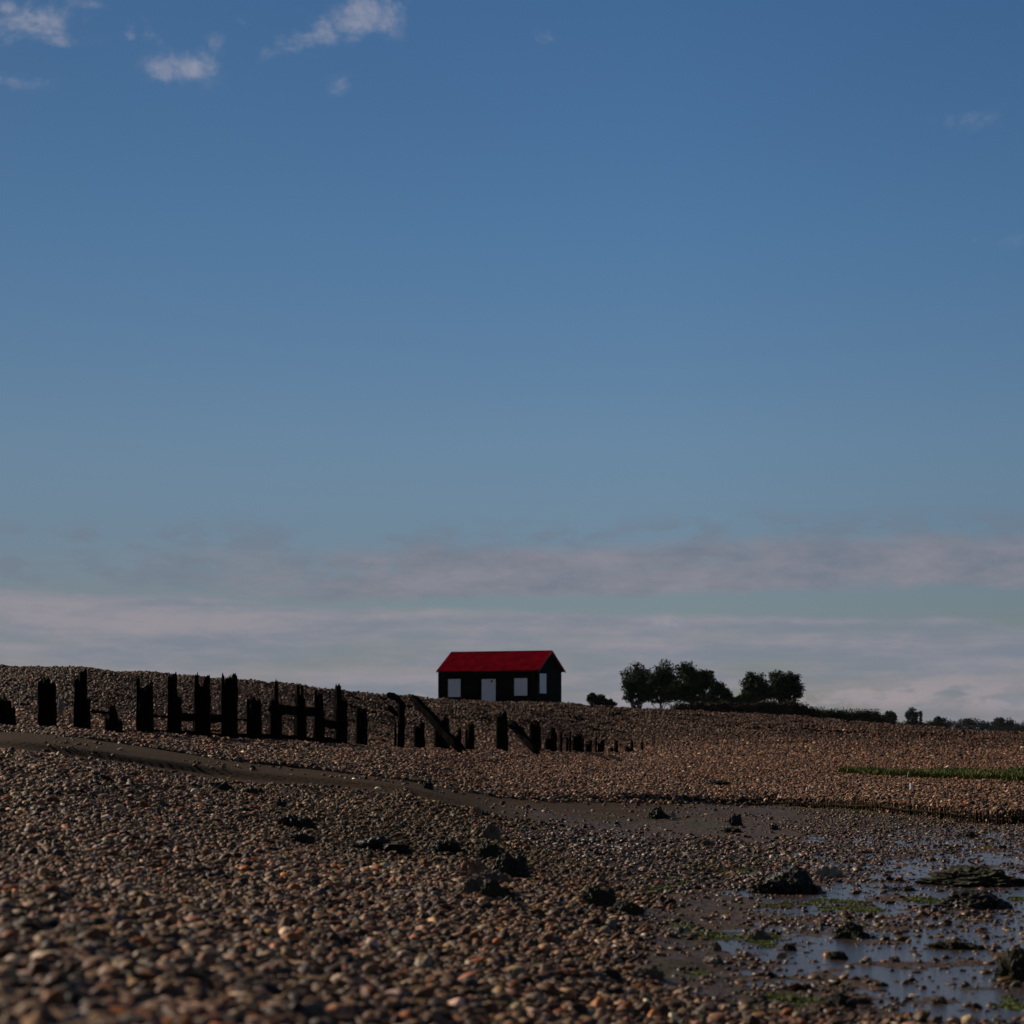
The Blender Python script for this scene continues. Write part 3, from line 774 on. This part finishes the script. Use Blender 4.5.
# ------------------------------------------------------------------ rocks
def rock(x0, x1, y0, y1, kind, label, weed=False, seed=None, name='rock', rough=.35, group=None):
    seed = seed or (hash((x0, y0)) % 97) + 1
    cx = (x0 + x1) / 2
    X, Y, Z = ground_at(cx, y1)
    s = Y / F; w = (x1 - x0) * s; h = (y1 - y0) * s * .88; dp = w * .75
    Y += dp * .3; X = (cx - 512) / F * Y; Z = min(H1(X, Y), Z + .05)
    bm = bmesh.new(); bmesh.ops.create_icosphere(bm, subdivisions=5, radius=1)
    for v in bm.verts:
        p = v.co.normalized(); q = p * 1.3 + Vector((seed * 1.7, seed * .9, 0))
        d = 1 + rough * mnoise.noise(q) + rough * .55 * mnoise.noise(q * 2.3) + rough * .3 * mnoise.noise(q * 5.1) + rough * .26 * mnoise.noise(q * 11) + rough * .2 * mnoise.noise(q * 23)
        zz = p.z * d
        v.co = Vector((p.x * d * w * .5, p.y * d * dp * .5, (zz * h * .98 if zz > 0 else zz * h * .3)))
    me = bpy.data.meshes.new(name); bm.to_mesh(me); bm.free(); me.materials.append(M[kind])
    me.polygons.foreach_set('use_smooth', [False] * len(me.polygons))
    if weed:
        root = empty('weedy_rock', (X, Y, Z)); body = bpy.data.objects.new('rock', me); COL.objects.link(body); body.parent = root
        mb = MB(); rnd = random.Random(seed)
        for k in range(int(260 + w * 200)):
            a = rnd.uniform(0, 2*PI); e = rnd.uniform(0, 1)
            px_, py_, pz_ = math.cos(a)*(1-e*.85)*w*.46, math.sin(a)*(1-e*.85)*dp*.46, h*(.25 + .75*e)
            ln = rnd.uniform(.02, .06); da = a + rnd.uniform(-.8, .8)
            dx, dy = math.cos(da)*ln, math.sin(da)*ln
            ww = rnd.uniform(.006, .014)
            tx, ty = -math.sin(da)*ww, math.cos(da)*ww
            q0 = (px_, py_, pz_); z1 = pz_ + .01; z2 = max(pz_ - ln*.8, .004)
            mb.add([(px_-tx, py_-ty, pz_), (px_+tx, py_+ty, pz_), (px_+dx*.6+tx, py_+dy*.6+ty, z1), (px_+dx*.6-tx, py_+dy*.6-ty, z1), (px_+dx+tx*.4, py_+dy+ty*.4, z2), (px_+dx-tx*.4, py_+dy-ty*.4, z2)], [(0,1,2,3),(3,2,4,5)])
        mb.build('seaweed', M['weed_dark'], root)
        o = root
    else:
        o = bpy.data.objects.new(name, me); COL.objects.link(o); o.location = (X, Y, Z)
    tag(o, label, 'rock', group or 'rocks scattered over the low beach')
    return o
R = rock
R(752,822,870,895,'rock_dark','large dark weed-covered mound of rock by a puddle, right of centre',True,3,rough=.42)
R(940,1014,894,911,'rock_dark','wide dark weed-draped rock near the right edge',True,5,rough=.45)
R(884,917,886,894,'rock_dark','flat dark rock at the puddle edge right of the big mound',False,7)
R(930,1030,868,886,'weed_rock','long low ridge of dark mossy rock at the right edge',False,8,rough=.5)
R(996,1034,955,984,'weed_rock','lumpy brown rock cut by the right edge of the picture',False,9,rough=.5)
R(824,856,993,1008,'rock_dark','dark round-backed rock low in the picture right of centre',False,10)
R(577,617,883,909,'weed_rock','dark boulder with a mossy green left side',False,11,rough=.3)
R(494,530,850,880,'rock_dark','darkest boulder in the rock cluster left of centre-bottom',False,12)
R(476,503,842,861,'weed_rock','upper pointed rock of the cluster',False,13)
R(456,486,858,878,'brick','squarish brown rock at the left of the cluster',False,14)
R(478,507,868,884,'rock_brown','brown flat-topped rock in the middle of the cluster',False,15)
R(460,484,876,897,'rock_brown','tan boulder at the lower left of the cluster',False,16)
R(476,512,879,902,'weed_rock','mossy boulder at the bottom of the cluster',False,17)
R(475,500,822,841,'rock_brown','brown rock with a flat pale top above the cluster',False,18)
R(469,482,805,817,'brick','worn brick block on the near edge of the channel',False,19,rough=.15)
R(481,489,811,817,'rock_dark','small dark stone against the worn brick block',False,20)
R(422,433,779,789,'rock_dark','dark rock where the pale strip breaks',False,21)
R(345,404,838,852,'rock_dark','long flat dark weedy rock left of the cluster',False,22,rough=.5)
R(424,466,841,857,'rock_dark','dark weedy rock between the long flat one and the cluster',False,23,rough=.5)
R(91,111,775,783,'rock_dark','dark lump below the pale strip at left',False,24)
R(209,232,781,791,'rock_dark','dark lump under the strip, left one of a pair',False,25)
R(242,259,785,795,'rock_dark','dark lump under the strip, right one of a pair',False,26)
R(205,226,801,808,'rock_dark','flat dark lump below the pair under the strip',False,27)
R(232,253,807,813,'rock_dark','thin flat dark stone right of the flat lump on the shingle',False,28)
R(275,286,799,809,'rock_dark','small upright dark stone on the left shingle',False,29)
R(277,312,816,830,'rock_dark','double-humped dark rock on the left shingle',False,30,rough=.5)
R(286,313,833,844,'rock_dark','dark rock just below the double-humped one',False,31)
R(745,771,931,942,'rock_brown','brown stone with dark top in the wet mud below the big mound',False,32)
R(781,798,943,953,'rock_dark','dark stone beside a paler one in the mud',False,33)
R(776,788,952,961,'rock_pale','pale stone just below a dark one in the mud',False,34)
R(828,848,951,961,'rock_dark','flat dark stone alone in the mud at centre right',False,35)
R(834,868,926,939,'weed_rock','low mossy lump right of the brown dark-topped stone',False,36,rough=.5)
R(929,978,942,953,'weed_rock','long low mossy stone group near the right in the water',False,37,rough=.6)
R(710,721,941,951,'rock_brown','small brown stone left of the brown dark-topped one',False,38)
R(702,719,956,964,'rock_pale','small pale stone in mud below the small brown one',False,39)
R(752,766,995,1003,'rock_brown','brown stone near the bottom edge beside the pebble edge',False,40)
R(728,742,814,826,'rock_dark','dark squat rock on the far side of the mud',False,41)
R(722,741,827,833,'rock_dark','flat dark rock just below the squat one on the far mud',False,42)
R(769,778,824,830,'rock_dark','small dark stone right of the flat one on the far mud',False,43)
R(669,676,811,819,'rock_pale','small upright pale stone at the channel edge',False,44)
R(648,668,808,819,'rock_dark','dark rock beside the upright pale stone',False,45)
R(957,976,831,838,'rock_dark','dark lump in the far mud near the right edge',False,46)
R(610,642,901,916,'weed_rock','mossy stone right of the green-sided boulder',False,47)
R(888,900,955,962,'rock_brown','tiny brown stone in open wet mud at right',False,48)
R(690,712,838,846,'rock_brown','brown stone on the near side of the far mud',False,49)
R(630,664,965,978,'rock_brown','brown rock at the edge where pebbles meet the mud',False,50)
R(596,622,968,984,'rock_dark','dark rounded rock among pebbles at the mud edge',False,51)
R(930,947,996,1004,'rock_brown','small brown stone near the bottom right corner',False,52)
R(812,842,866,878,'rock_pale','pale flat stone right behind the big mound',False,53)
R(700,732,780,786,'rock_dark','thin dark stone lying on the shingle beyond the brushwood line',False,54)

# ------------------------------------------------------------------ trees and scrub
def leaves(center_list, n, size, rnd, flat=.55):
    V = []; Fc = []
    tot = sum(c[3]*c[4] for c in center_list)
    for (cx, cy, cz, rx, rz) in center_list:
        m_ = max(8, int(n * rx * rz / tot))
        a = rnd.normal(0, 1, (m_, 3)); a /= np.linalg.norm(a, axis=1)[:, None]
        rr = rnd.uniform(.0, 1.25, (m_, 1)) ** .6
        p = a * rr * np.array([rx, rx, rz]) + np.array([cx, cy, cz])
        s = size * rnd.uniform(.6, 1.3, (m_, 1))
        t1 = rnd.normal(0, 1, (m_, 3)); t1 /= np.linalg.norm(t1, axis=1)[:, None]
        t2 = np.cross(t1, rnd.normal(0, 1, (m_, 3))); t2 /= np.linalg.norm(t2, axis=1)[:, None]
        q = np.stack([p - t1*s, p - t2*s*flat, p + t1*s, p + t2*s*flat], 1).reshape(-1, 3)
        V.append(q)
    V = np.concatenate(V); k = len(V) // 4
    return V, np.arange(k * 4).reshape(-1, 4)
def tree(ell, D, label, seed, cat='tree', name='tree', mat='leaf', nleaf=9000, leaf=.13, trunk=True, group=None, clump=.23, zbase=None, ntr=1, kind=None, dens=1.0):
    """ell: crown lobes (px, py, rx, ry) in photo pixels; converted to metres at distance D"""
    rnd = np.random.default_rng(seed); rp = random.Random(seed); s = D / F
    cx = sum(e[0]*e[2] for e in ell) / sum(e[2] for e in ell)
    X = (cx - 512) * s; zb = H1(X, D) if zbase is None else zbase
    root = empty(name, (X, D, zb)); tag(root, label, cat, group, kind)
    clumps = []
    for (px, py, rx, ry) in ell:
        if trunk and D < 300: rx, ry, py = rx * 1.14, ry * 1.12, py - .5
        c = np.array([(px - cx) * s, 0, (HOR - py) * s + EYE - zb]); RX, RZ = rx * s, ry * s
        nc = max(4, int(26 * dens))
        for i in range(nc):
            a = rnd.normal(0, 1, 3); a /= np.linalg.norm(a); rr = rnd.uniform(.2, .88) if trunk else rnd.uniform(.1, 1.05)
            p = c + a * rr * np.array([RX, RX * .9, RZ])
            r = clump * rnd.uniform(.6, 1.5) * min(RX, RZ) * (1.6 if trunk else 1.9)
            clumps.append((p[0], p[1], p[2], r * 1.15, r * .85))
    V, Fc = leaves(clumps, nleaf, leaf, rnd)
    V[:, 2] = np.maximum(V[:, 2], .05)
    cr = np_mesh('crown', V, Fc, M[mat]); cr.parent = root
    if trunk:
        mb = MB()
        zc = min(c[2] for c in clumps); hts = sorted(clumps, key=lambda c: c[2])
        for t in range(ntr):
            bx = rp.uniform(-.3, .3) * (ntr > 1) * ell[0][2] * s; r0 = .16 * rp.uniform(.8, 1.1)
            top = np.mean([c[2] for c in clumps])
            mb.tube([(bx, 0, -.3), (bx*1.0 + .05, 0, top*.35), (bx*.9 - .08, .05, top*.7), (bx*.8, 0, top*1.05)], [r0, r0*.8, r0*.55, r0*.25], 7, .06)
            for c in rp.sample(clumps, min(14, len(clumps))):
                f = rp.uniform(.28, .75)
                st = Vector((bx, 0, top * f)); en = Vector((c[0], c[1], c[2])); md = st.lerp(en, .55) + Vector((0, 0, -.12*abs(en.x)))
                mb.tube([st, md, en], [r0*.4, r0*.26, .02], 5, .06)
        mb.build('trunk', M['bark'], root)
    return root
TG = 'trees standing beyond the shingle bank'
tree([(636,680,15,12),(629,687,9,7),(645,691,10,9),(641,699,9,5),(630,697,6,6)], 232, 'leftmost tree of the big clump, loose crown with sky showing through', 1, group=TG, ntr=2, nleaf=9000)
tree([(660,674,12,12),(655,684,12,10),(652,694,10,9),(668,692,12,13),(672,682,9,11),(660,701,12,5)], 238, 'second tree of the big clump with a tufted narrow top', 2, group=TG, nleaf=11000)
tree([(689,677,18,14),(699,688,15,12),(680,691,14,13),(704,678,10,10),(694,698,17,8)], 230, 'largest densest dark tree in the middle of the big clump', 3, group=TG, nleaf=17000)
tree([(717,692,10,10),(726,698,7,6),(716,701,11,6),(706,700,9,7)], 228, 'small low tree at the right end of the big clump', 4, group=TG, nleaf=6000)
tree([(755,680,10,10),(751,688,9,9),(748,696,8,8),(761,694,9,10),(765,689,7,8),(755,702,12,5)], 226, 'left tree of the right-hand pair with a ragged pointed crown', 5, group=TG, nleaf=8500, ntr=2)
tree([(777,682,11,10),(793,684,10,12),(784,692,14,8),(786,701,13,6),(770,693,8,8),(796,692,8,9)], 229, 'right tree of the right-hand pair with a wide round crown', 6, group=TG, nleaf=10000, ntr=2)
BG = 'low bushes along the far side of the bank'
tree([(597,700,9,6.5),(608,703,7,4)], 190, 'small dark bush alone between the hut and the trees', 7, 'bush', 'bush', nleaf=4500, trunk=False, group=BG)
tree([(737,702,8,6)], 231, 'small bush filling the gap between the two tree groups', 8, 'bush', 'bush', nleaf=3000, trunk=False, group=BG)
def scrub_row(x0, x1, t0, t1, D, label, seed, mat, n):
    rs = random.Random(seed); e = []; x = x0
    while x < x1:
        f = (x - x0) / (x1 - x0); top = t0 + (t1 - t0) * f + rs.uniform(-1.6, 2.2); h = rs.uniform(3.5, 6)
        e.append((x, top + h, rs.uniform(4, 7), h)); e.append((x + 1, top + h + 5, 6, 5)); x += rs.uniform(2.5, 4.5)
    tree(e, D, label, seed, 'bush', 'bush', mat, n, .10 * D / 210, False, BG, dens=.45, clump=.40)
scrub_row(676, 733, 704, 702.5, 205, 'brown scrub under the right side of the big tree clump', 9, 'scrub', 12000)
scrub_row(738, 784, 703, 701, 206, 'brown bush under the right-hand pair of trees', 10, 'scrub', 12000)
scrub_row(786, 818, 700, 708.5, 210, 'brown bush sloping down right of the last tree', 11, 'scrub', 9000)
scrub_row(818, 846, 709, 711.5, 250, 'low greenish bush right of the sloping brown one', 12, 'leaf', 7000)
scrub_row(842, 856, 713, 713, 280, 'lowest brown bush left of the far hedge', 13, 'scrub', 4000)
scrub_row(854, 882, 713, 711.5, 330, 'wide brownish bush left of the dark round far tree', 14, 'scrub', 7000)
FG = 'distant trees at the right'
tree([(889,718,8,7),(884,721,5,5)], 420, 'dark round far tree left of the poplars', 15, group=FG, mat='leaf', nleaf=4000, leaf=.22)
for i, (px, top, w, lab) in enumerate([(908, 708.5, 2.4, 'leftmost of the slim far poplars'), (912.5, 706, 2.6, 'tallest slim far poplar in the middle of the row'), (916.3, 707.5, 2.2, 'third slim far poplar from the left'), (920.8, 709.5, 1.4, 'thinnest far poplar standing slightly apart at the right')]):
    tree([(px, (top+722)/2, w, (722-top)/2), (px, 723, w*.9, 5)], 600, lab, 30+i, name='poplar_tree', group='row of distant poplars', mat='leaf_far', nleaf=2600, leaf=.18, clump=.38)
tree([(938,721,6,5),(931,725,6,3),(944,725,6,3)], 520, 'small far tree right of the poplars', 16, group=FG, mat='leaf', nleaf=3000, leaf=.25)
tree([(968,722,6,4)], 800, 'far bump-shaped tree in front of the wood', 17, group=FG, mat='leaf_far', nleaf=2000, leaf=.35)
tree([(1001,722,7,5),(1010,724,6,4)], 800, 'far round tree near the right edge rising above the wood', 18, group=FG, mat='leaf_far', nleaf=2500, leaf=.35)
w = []
rw = random.Random(4)
for px in range(820, 1180, 6):
    w.append((px + rw.uniform(-2, 2), (723 if px < 870 else 726 if px < 945 else 724.5) + rw.uniform(-1.5, 1.5), rw.uniform(4, 7), rw.uniform(3, 4.5)))
    w.append((px, 730, 6, 4))
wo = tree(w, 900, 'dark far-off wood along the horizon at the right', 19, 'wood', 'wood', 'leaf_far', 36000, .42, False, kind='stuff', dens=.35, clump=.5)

# ------------------------------------------------------------------ sky, sun, camera
SUN_EL = math.radians(29); SUN_AZ = math.radians(-58)     # azimuth from +Y, negative = left
def build_world():
    w = bpy.data.worlds.new('World'); scene.world = w; w.use_nodes = True
    nt = w.node_tree; nt.nodes.clear()
    out = N(nt, 'ShaderNodeOutputWorld'); bg = N(nt, 'ShaderNodeBackground'); L(nt, bg.outputs[0], out.inputs[0])
    sky = N(nt, 'ShaderNodeTexSky'); sky.sky_type = 'NISHITA'; sky.sun_disc = False
    sky.sun_elevation = SUN_EL; sky.sun_rotation = SUN_AZ; sky.air_density = 1.0; sky.dust_density = .6; sky.ozone_density = 1.5
    tc = N(nt, 'ShaderNodeTexCoord'); sp = N(nt, 'ShaderNodeSeparateXYZ'); L(nt, tc.outputs['Generated'], sp.inputs[0])
    el = math_(nt, 'ARCSINE', sp.outputs[2])
    az = math_(nt, 'ARCTAN2', sp.outputs[0], sp.outputs[1])
    # tint by elevation; unseen sky overhead dimmed and warmed to cut blue fill
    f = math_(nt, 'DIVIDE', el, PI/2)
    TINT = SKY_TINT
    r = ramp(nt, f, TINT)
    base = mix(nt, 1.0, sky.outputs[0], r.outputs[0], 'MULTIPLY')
    side = math_(nt, 'MAXIMUM', math_(nt, 'MINIMUM', math_(nt, 'ADD', 1.0, math_(nt, 'MULTIPLY', az, .85)), 1.06), .72)
    vm = N(nt, 'ShaderNodeVectorMath', operation='SCALE'); L(nt, base, vm.inputs[0]); L(nt, side, vm.inputs['Scale']); base = vm.outputs[0]
    # cloud layers: noise in (azimuth, elevation)
    def cnoise(sx, sy, scale, detail=6, rough=.6, off=0.0, dist=0.0):
        c = N(nt, 'ShaderNodeCombineXYZ'); L(nt, math_(nt, 'MULTIPLY', az, sx), c.inputs[0]); L(nt, math_(nt, 'MULTIPLY', el, sy), c.inputs[1]); c.inputs[2].default_value = off
        n = N(nt, 'ShaderNodeTexNoise', i_Scale=scale, i_Detail=detail, i_Roughness=rough, i_Distortion=dist); L(nt, c.outputs[0], n.inputs[0]); return n.outputs[0]
    def band(lo, hi, soft_lo, soft_hi, x):
        a = N(nt, 'ShaderNodeMapRange', interpolation_type='SMOOTHSTEP'); a.inputs[1].default_value = lo - soft_lo; a.inputs[2].default_value = lo + soft_lo; L(nt, x, a.inputs[0])
        b = N(nt, 'ShaderNodeMapRange', interpolation_type='SMOOTHSTEP'); b.inputs[1].default_value = hi - soft_hi; b.inputs[2].default_value = hi + soft_hi; b.inputs[3].default_value = 1; b.inputs[4].default_value = 0; L(nt, x, b.inputs[0])
        return math_(nt, 'MULTIPLY', a.outputs[0], b.outputs[0])
    def thr(x, lo, hi):
        a = N(nt, 'ShaderNodeMapRange', interpolation_type='SMOOTHSTEP'); a.inputs[1].default_value = lo; a.inputs[2].default_value = hi; L(nt, x, a.inputs[0]); return a.outputs[0]
    wob = cnoise(1, .6, 9, 5, .55, 4)
    wob2 = math_(nt, 'MULTIPLY', math_(nt, 'SUBTRACT', wob, .5), .022)
    elw = math_(nt, 'ADD', el, wob2)
    slope = math_(nt, 'ADD', elw, math_(nt, 'MULTIPLY', az, .043))
    E = lambda y: (HOR - y) / F
    # low veil
    t = cnoise(1, 9, 5, 8, .6, 1.3)
    t2 = cnoise(1, 5, 22, 6, .6, 2.3)
    veil = math_(nt, 'MULTIPLY', band(-.05, E(612), .01, .0020, slope), thr(math_(nt, 'ADD', math_(nt, 'MULTIPLY', t, .75), math_(nt, 'MULTIPLY', t2, .25)), .25, .56))
    # higher grey band on the right
    azf = thr(az, -.20, -.05)
    b2n = thr(math_(nt, 'ADD', math_(nt, 'MULTIPLY', cnoise(1, 4, 12, 8, .66, 7.7), .7), math_(nt, 'MULTIPLY', cnoise(1, 2.5, 60, 6, .65, 2.7), .3)), .30, .46)
    band2 = math_(nt, 'MULTIPLY', math_(nt, 'MULTIPLY', band(E(597), E(549), .003, .005, elw), b2n), math_(nt, 'ADD', math_(nt, 'MULTIPLY', azf, .82), .12))
    # small puffs on the left at the band's height
    puffs = math_(nt, 'MULTIPLY', math_(nt, 'MULTIPLY', band(E(585), E(525), .006, .008, elw), thr(cnoise(1, 2.6, 34, 5, .6, 9.1), .46, .62)), .95)
    # high wisps, each a small cloud with its own place in the sky
    wn = cnoise(1, 1.3, 30, 9, .66, 12.4, .25); wn2 = cnoise(1, 1.2, 80, 6, .65, 3.3)
    acc = None
    for (px, py, rx, ry, amp) in [(30,26,52,24,1.0),(170,60,28,24,.8),(355,14,50,24,1.0),(285,46,34,16,.7),(245,14,34,24,.45),(338,84,18,14,.5),(547,40,16,12,.4),(12,78,40,12,.5),(972,122,36,12,.4),(985,240,50,8,.3),(100,4,60,9,.4),(960,70,10,6,.3),(205,60,20,24,.6),(300,40,24,20,.6),(60,34,30,14,.6),(150,30,16,20,.45),(665,627,26,11,.55),(690,520,70,5,.4),(400,8,30,12,.5),(215,40,14,20,.8),(165,75,16,12,.8),(190,66,22,14,.9),(270,52,16,10,.8),(325,30,18,22,.8),(60,40,22,10,.8),(8,10,14,12,.9),(130,30,10,14,.7)]:
        ax = math.atan((px - 512) / F); r_ = math.sqrt(1 + ((px-512)/F)**2); ey = math.atan((HOR - py) / F / r_)
        dx = math_(nt, 'DIVIDE', math_(nt, 'SUBTRACT', az, ax), rx / F * .95); dy = math_(nt, 'DIVIDE', math_(nt, 'SUBTRACT', el, ey), ry / F * .9)
        dd = math_(nt, 'ADD', math_(nt, 'MULTIPLY', dx, dx), math_(nt, 'MULTIPLY', dy, dy))
        g_ = math_(nt, 'MULTIPLY', math_(nt, 'EXPONENT', math_(nt, 'MULTIPLY', dd, -1.1)), amp)
        acc = g_ if acc is None else math_(nt, 'MAXIMUM', acc, g_)
    wsp = math_(nt, 'MULTIPLY', thr(math_(nt, 'ADD', math_(nt, 'ADD', math_(nt, 'MULTIPLY', acc, .34), math_(nt, 'MULTIPLY', wn, 1.25)), math_(nt, 'MULTIPLY', wn2, .30)), .86, 1.32), math_(nt, 'MINIMUM', math_(nt, 'MULTIPLY', acc, 2.2), 1))
    # faint fair-weather streaks over the whole low sky
    K = CLOUD
    c = mix(nt, math_(nt, 'MULTIPLY', puffs, .5), base, K['grey'])
    c = mix(nt, math_(nt, 'MULTIPLY', band2, .85), c, mix(nt, thr(cnoise(1, 3, 30, 7, .66, 5.5), .25, .75), K['grey'], K['band']))
    c = mix(nt, math_(nt, 'MULTIPLY', veil, .95), c, mix(nt, thr(math_(nt, 'ADD', math_(nt, 'MULTIPLY', cnoise(1, 9, 7, 7, .62, 15.5), .7), math_(nt, 'MULTIPLY', cnoise(1, 3.5, 45, 6, .62, 25.5), .3)), .36, .62), K['veil2'], K['veil']))
    c = mix(nt, math_(nt, 'MULTIPLY', wsp, .60), c, K['wisp'])
    # cumulus tops low on the right
    cu = math_(nt, 'MULTIPLY', band(E(712), E(686), .004, .006, elw), thr(math_(nt, 'ADD', cnoise(1, 2.4, 40, 6, .6, 21.1), math_(nt, 'MULTIPLY', az, .5)), .54, .66))
    c = mix(nt, math_(nt, 'MULTIPLY', cu, .55), c, K['cum'])
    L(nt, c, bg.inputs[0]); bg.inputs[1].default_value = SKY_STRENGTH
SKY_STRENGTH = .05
def lin(r, g, b): return tuple(((v/255 + .055)/1.055)**2.4 if v > 10 else v/255/12.92 for v in (r, g, b))
def q(r, g, b): return tuple(v / SKY_STRENGTH for v in lin(r, g, b))
CLOUD = dict(grey=q(112, 119, 133), band=q(142, 138, 147), veil=q(149, 144, 152), veil2=q(121, 130, 143), wisp=q(172, 168, 178), cum=q(166, 154, 158))
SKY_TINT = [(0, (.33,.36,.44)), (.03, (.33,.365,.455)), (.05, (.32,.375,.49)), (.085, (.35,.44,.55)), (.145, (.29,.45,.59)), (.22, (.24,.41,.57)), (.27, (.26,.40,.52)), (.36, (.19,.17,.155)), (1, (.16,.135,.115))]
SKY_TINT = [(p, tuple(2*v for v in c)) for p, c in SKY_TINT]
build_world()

hz = MB(); hz.box(-1200, 1200, -60, 1300, -3.5, 14.5)
def haze_mat():
    m = bpy.data.materials.new('sea_air'); m.use_nodes = True; nt = m.node_tree; nt.nodes.clear()
    out = N(nt, 'ShaderNodeOutputMaterial'); v = N(nt, 'ShaderNodeVolumePrincipled'); v.inputs['Density'].default_value = .00002
    v.inputs['Color'].default_value = (.80, .86, .95, 1); v.inputs['Anisotropy'].default_value = .2
    L(nt, v.outputs[0], out.inputs['Volume']); return m
tag(hz.build('haze', haze_mat()), None, None, kind='stuff')

sun = bpy.data.lights.new('sun', 'SUN'); sun.energy = 5.0; sun.angle = math.radians(.5); sun.color = (1, .86, .70)
so = bpy.data.objects.new('sun', sun); COL.objects.link(so)
d = Vector((math.sin(SUN_AZ)*math.cos(SUN_EL), math.cos(SUN_AZ)*math.cos(SUN_EL), math.sin(SUN_EL)))
so.rotation_euler = d.to_track_quat('Z', 'Y').to_euler(); so.location = d * 50

cam = bpy.data.cameras.new('camera'); cam.sensor_width = 36; cam.lens = F * 36 / 1024; cam.shift_y = (HOR - 512) / 1024
cam.clip_start = .1; cam.clip_end = 20000
cam.dof.use_dof = True; cam.dof.focus_distance = 42; cam.dof.aperture_fstop = 3.0
co = bpy.data.objects.new('camera', cam); COL.objects.link(co); co.location = (0, 0, EYE); co.rotation_euler = (math.radians(90), 0, 0)
scene.camera = co
vs = scene.view_settings; vs.view_transform = 'Standard'; vs.look = 'None'; vs.gamma = 1; vs.exposure = 0
scene.cycles.max_bounces = 6; scene.cycles.use_denoising = True
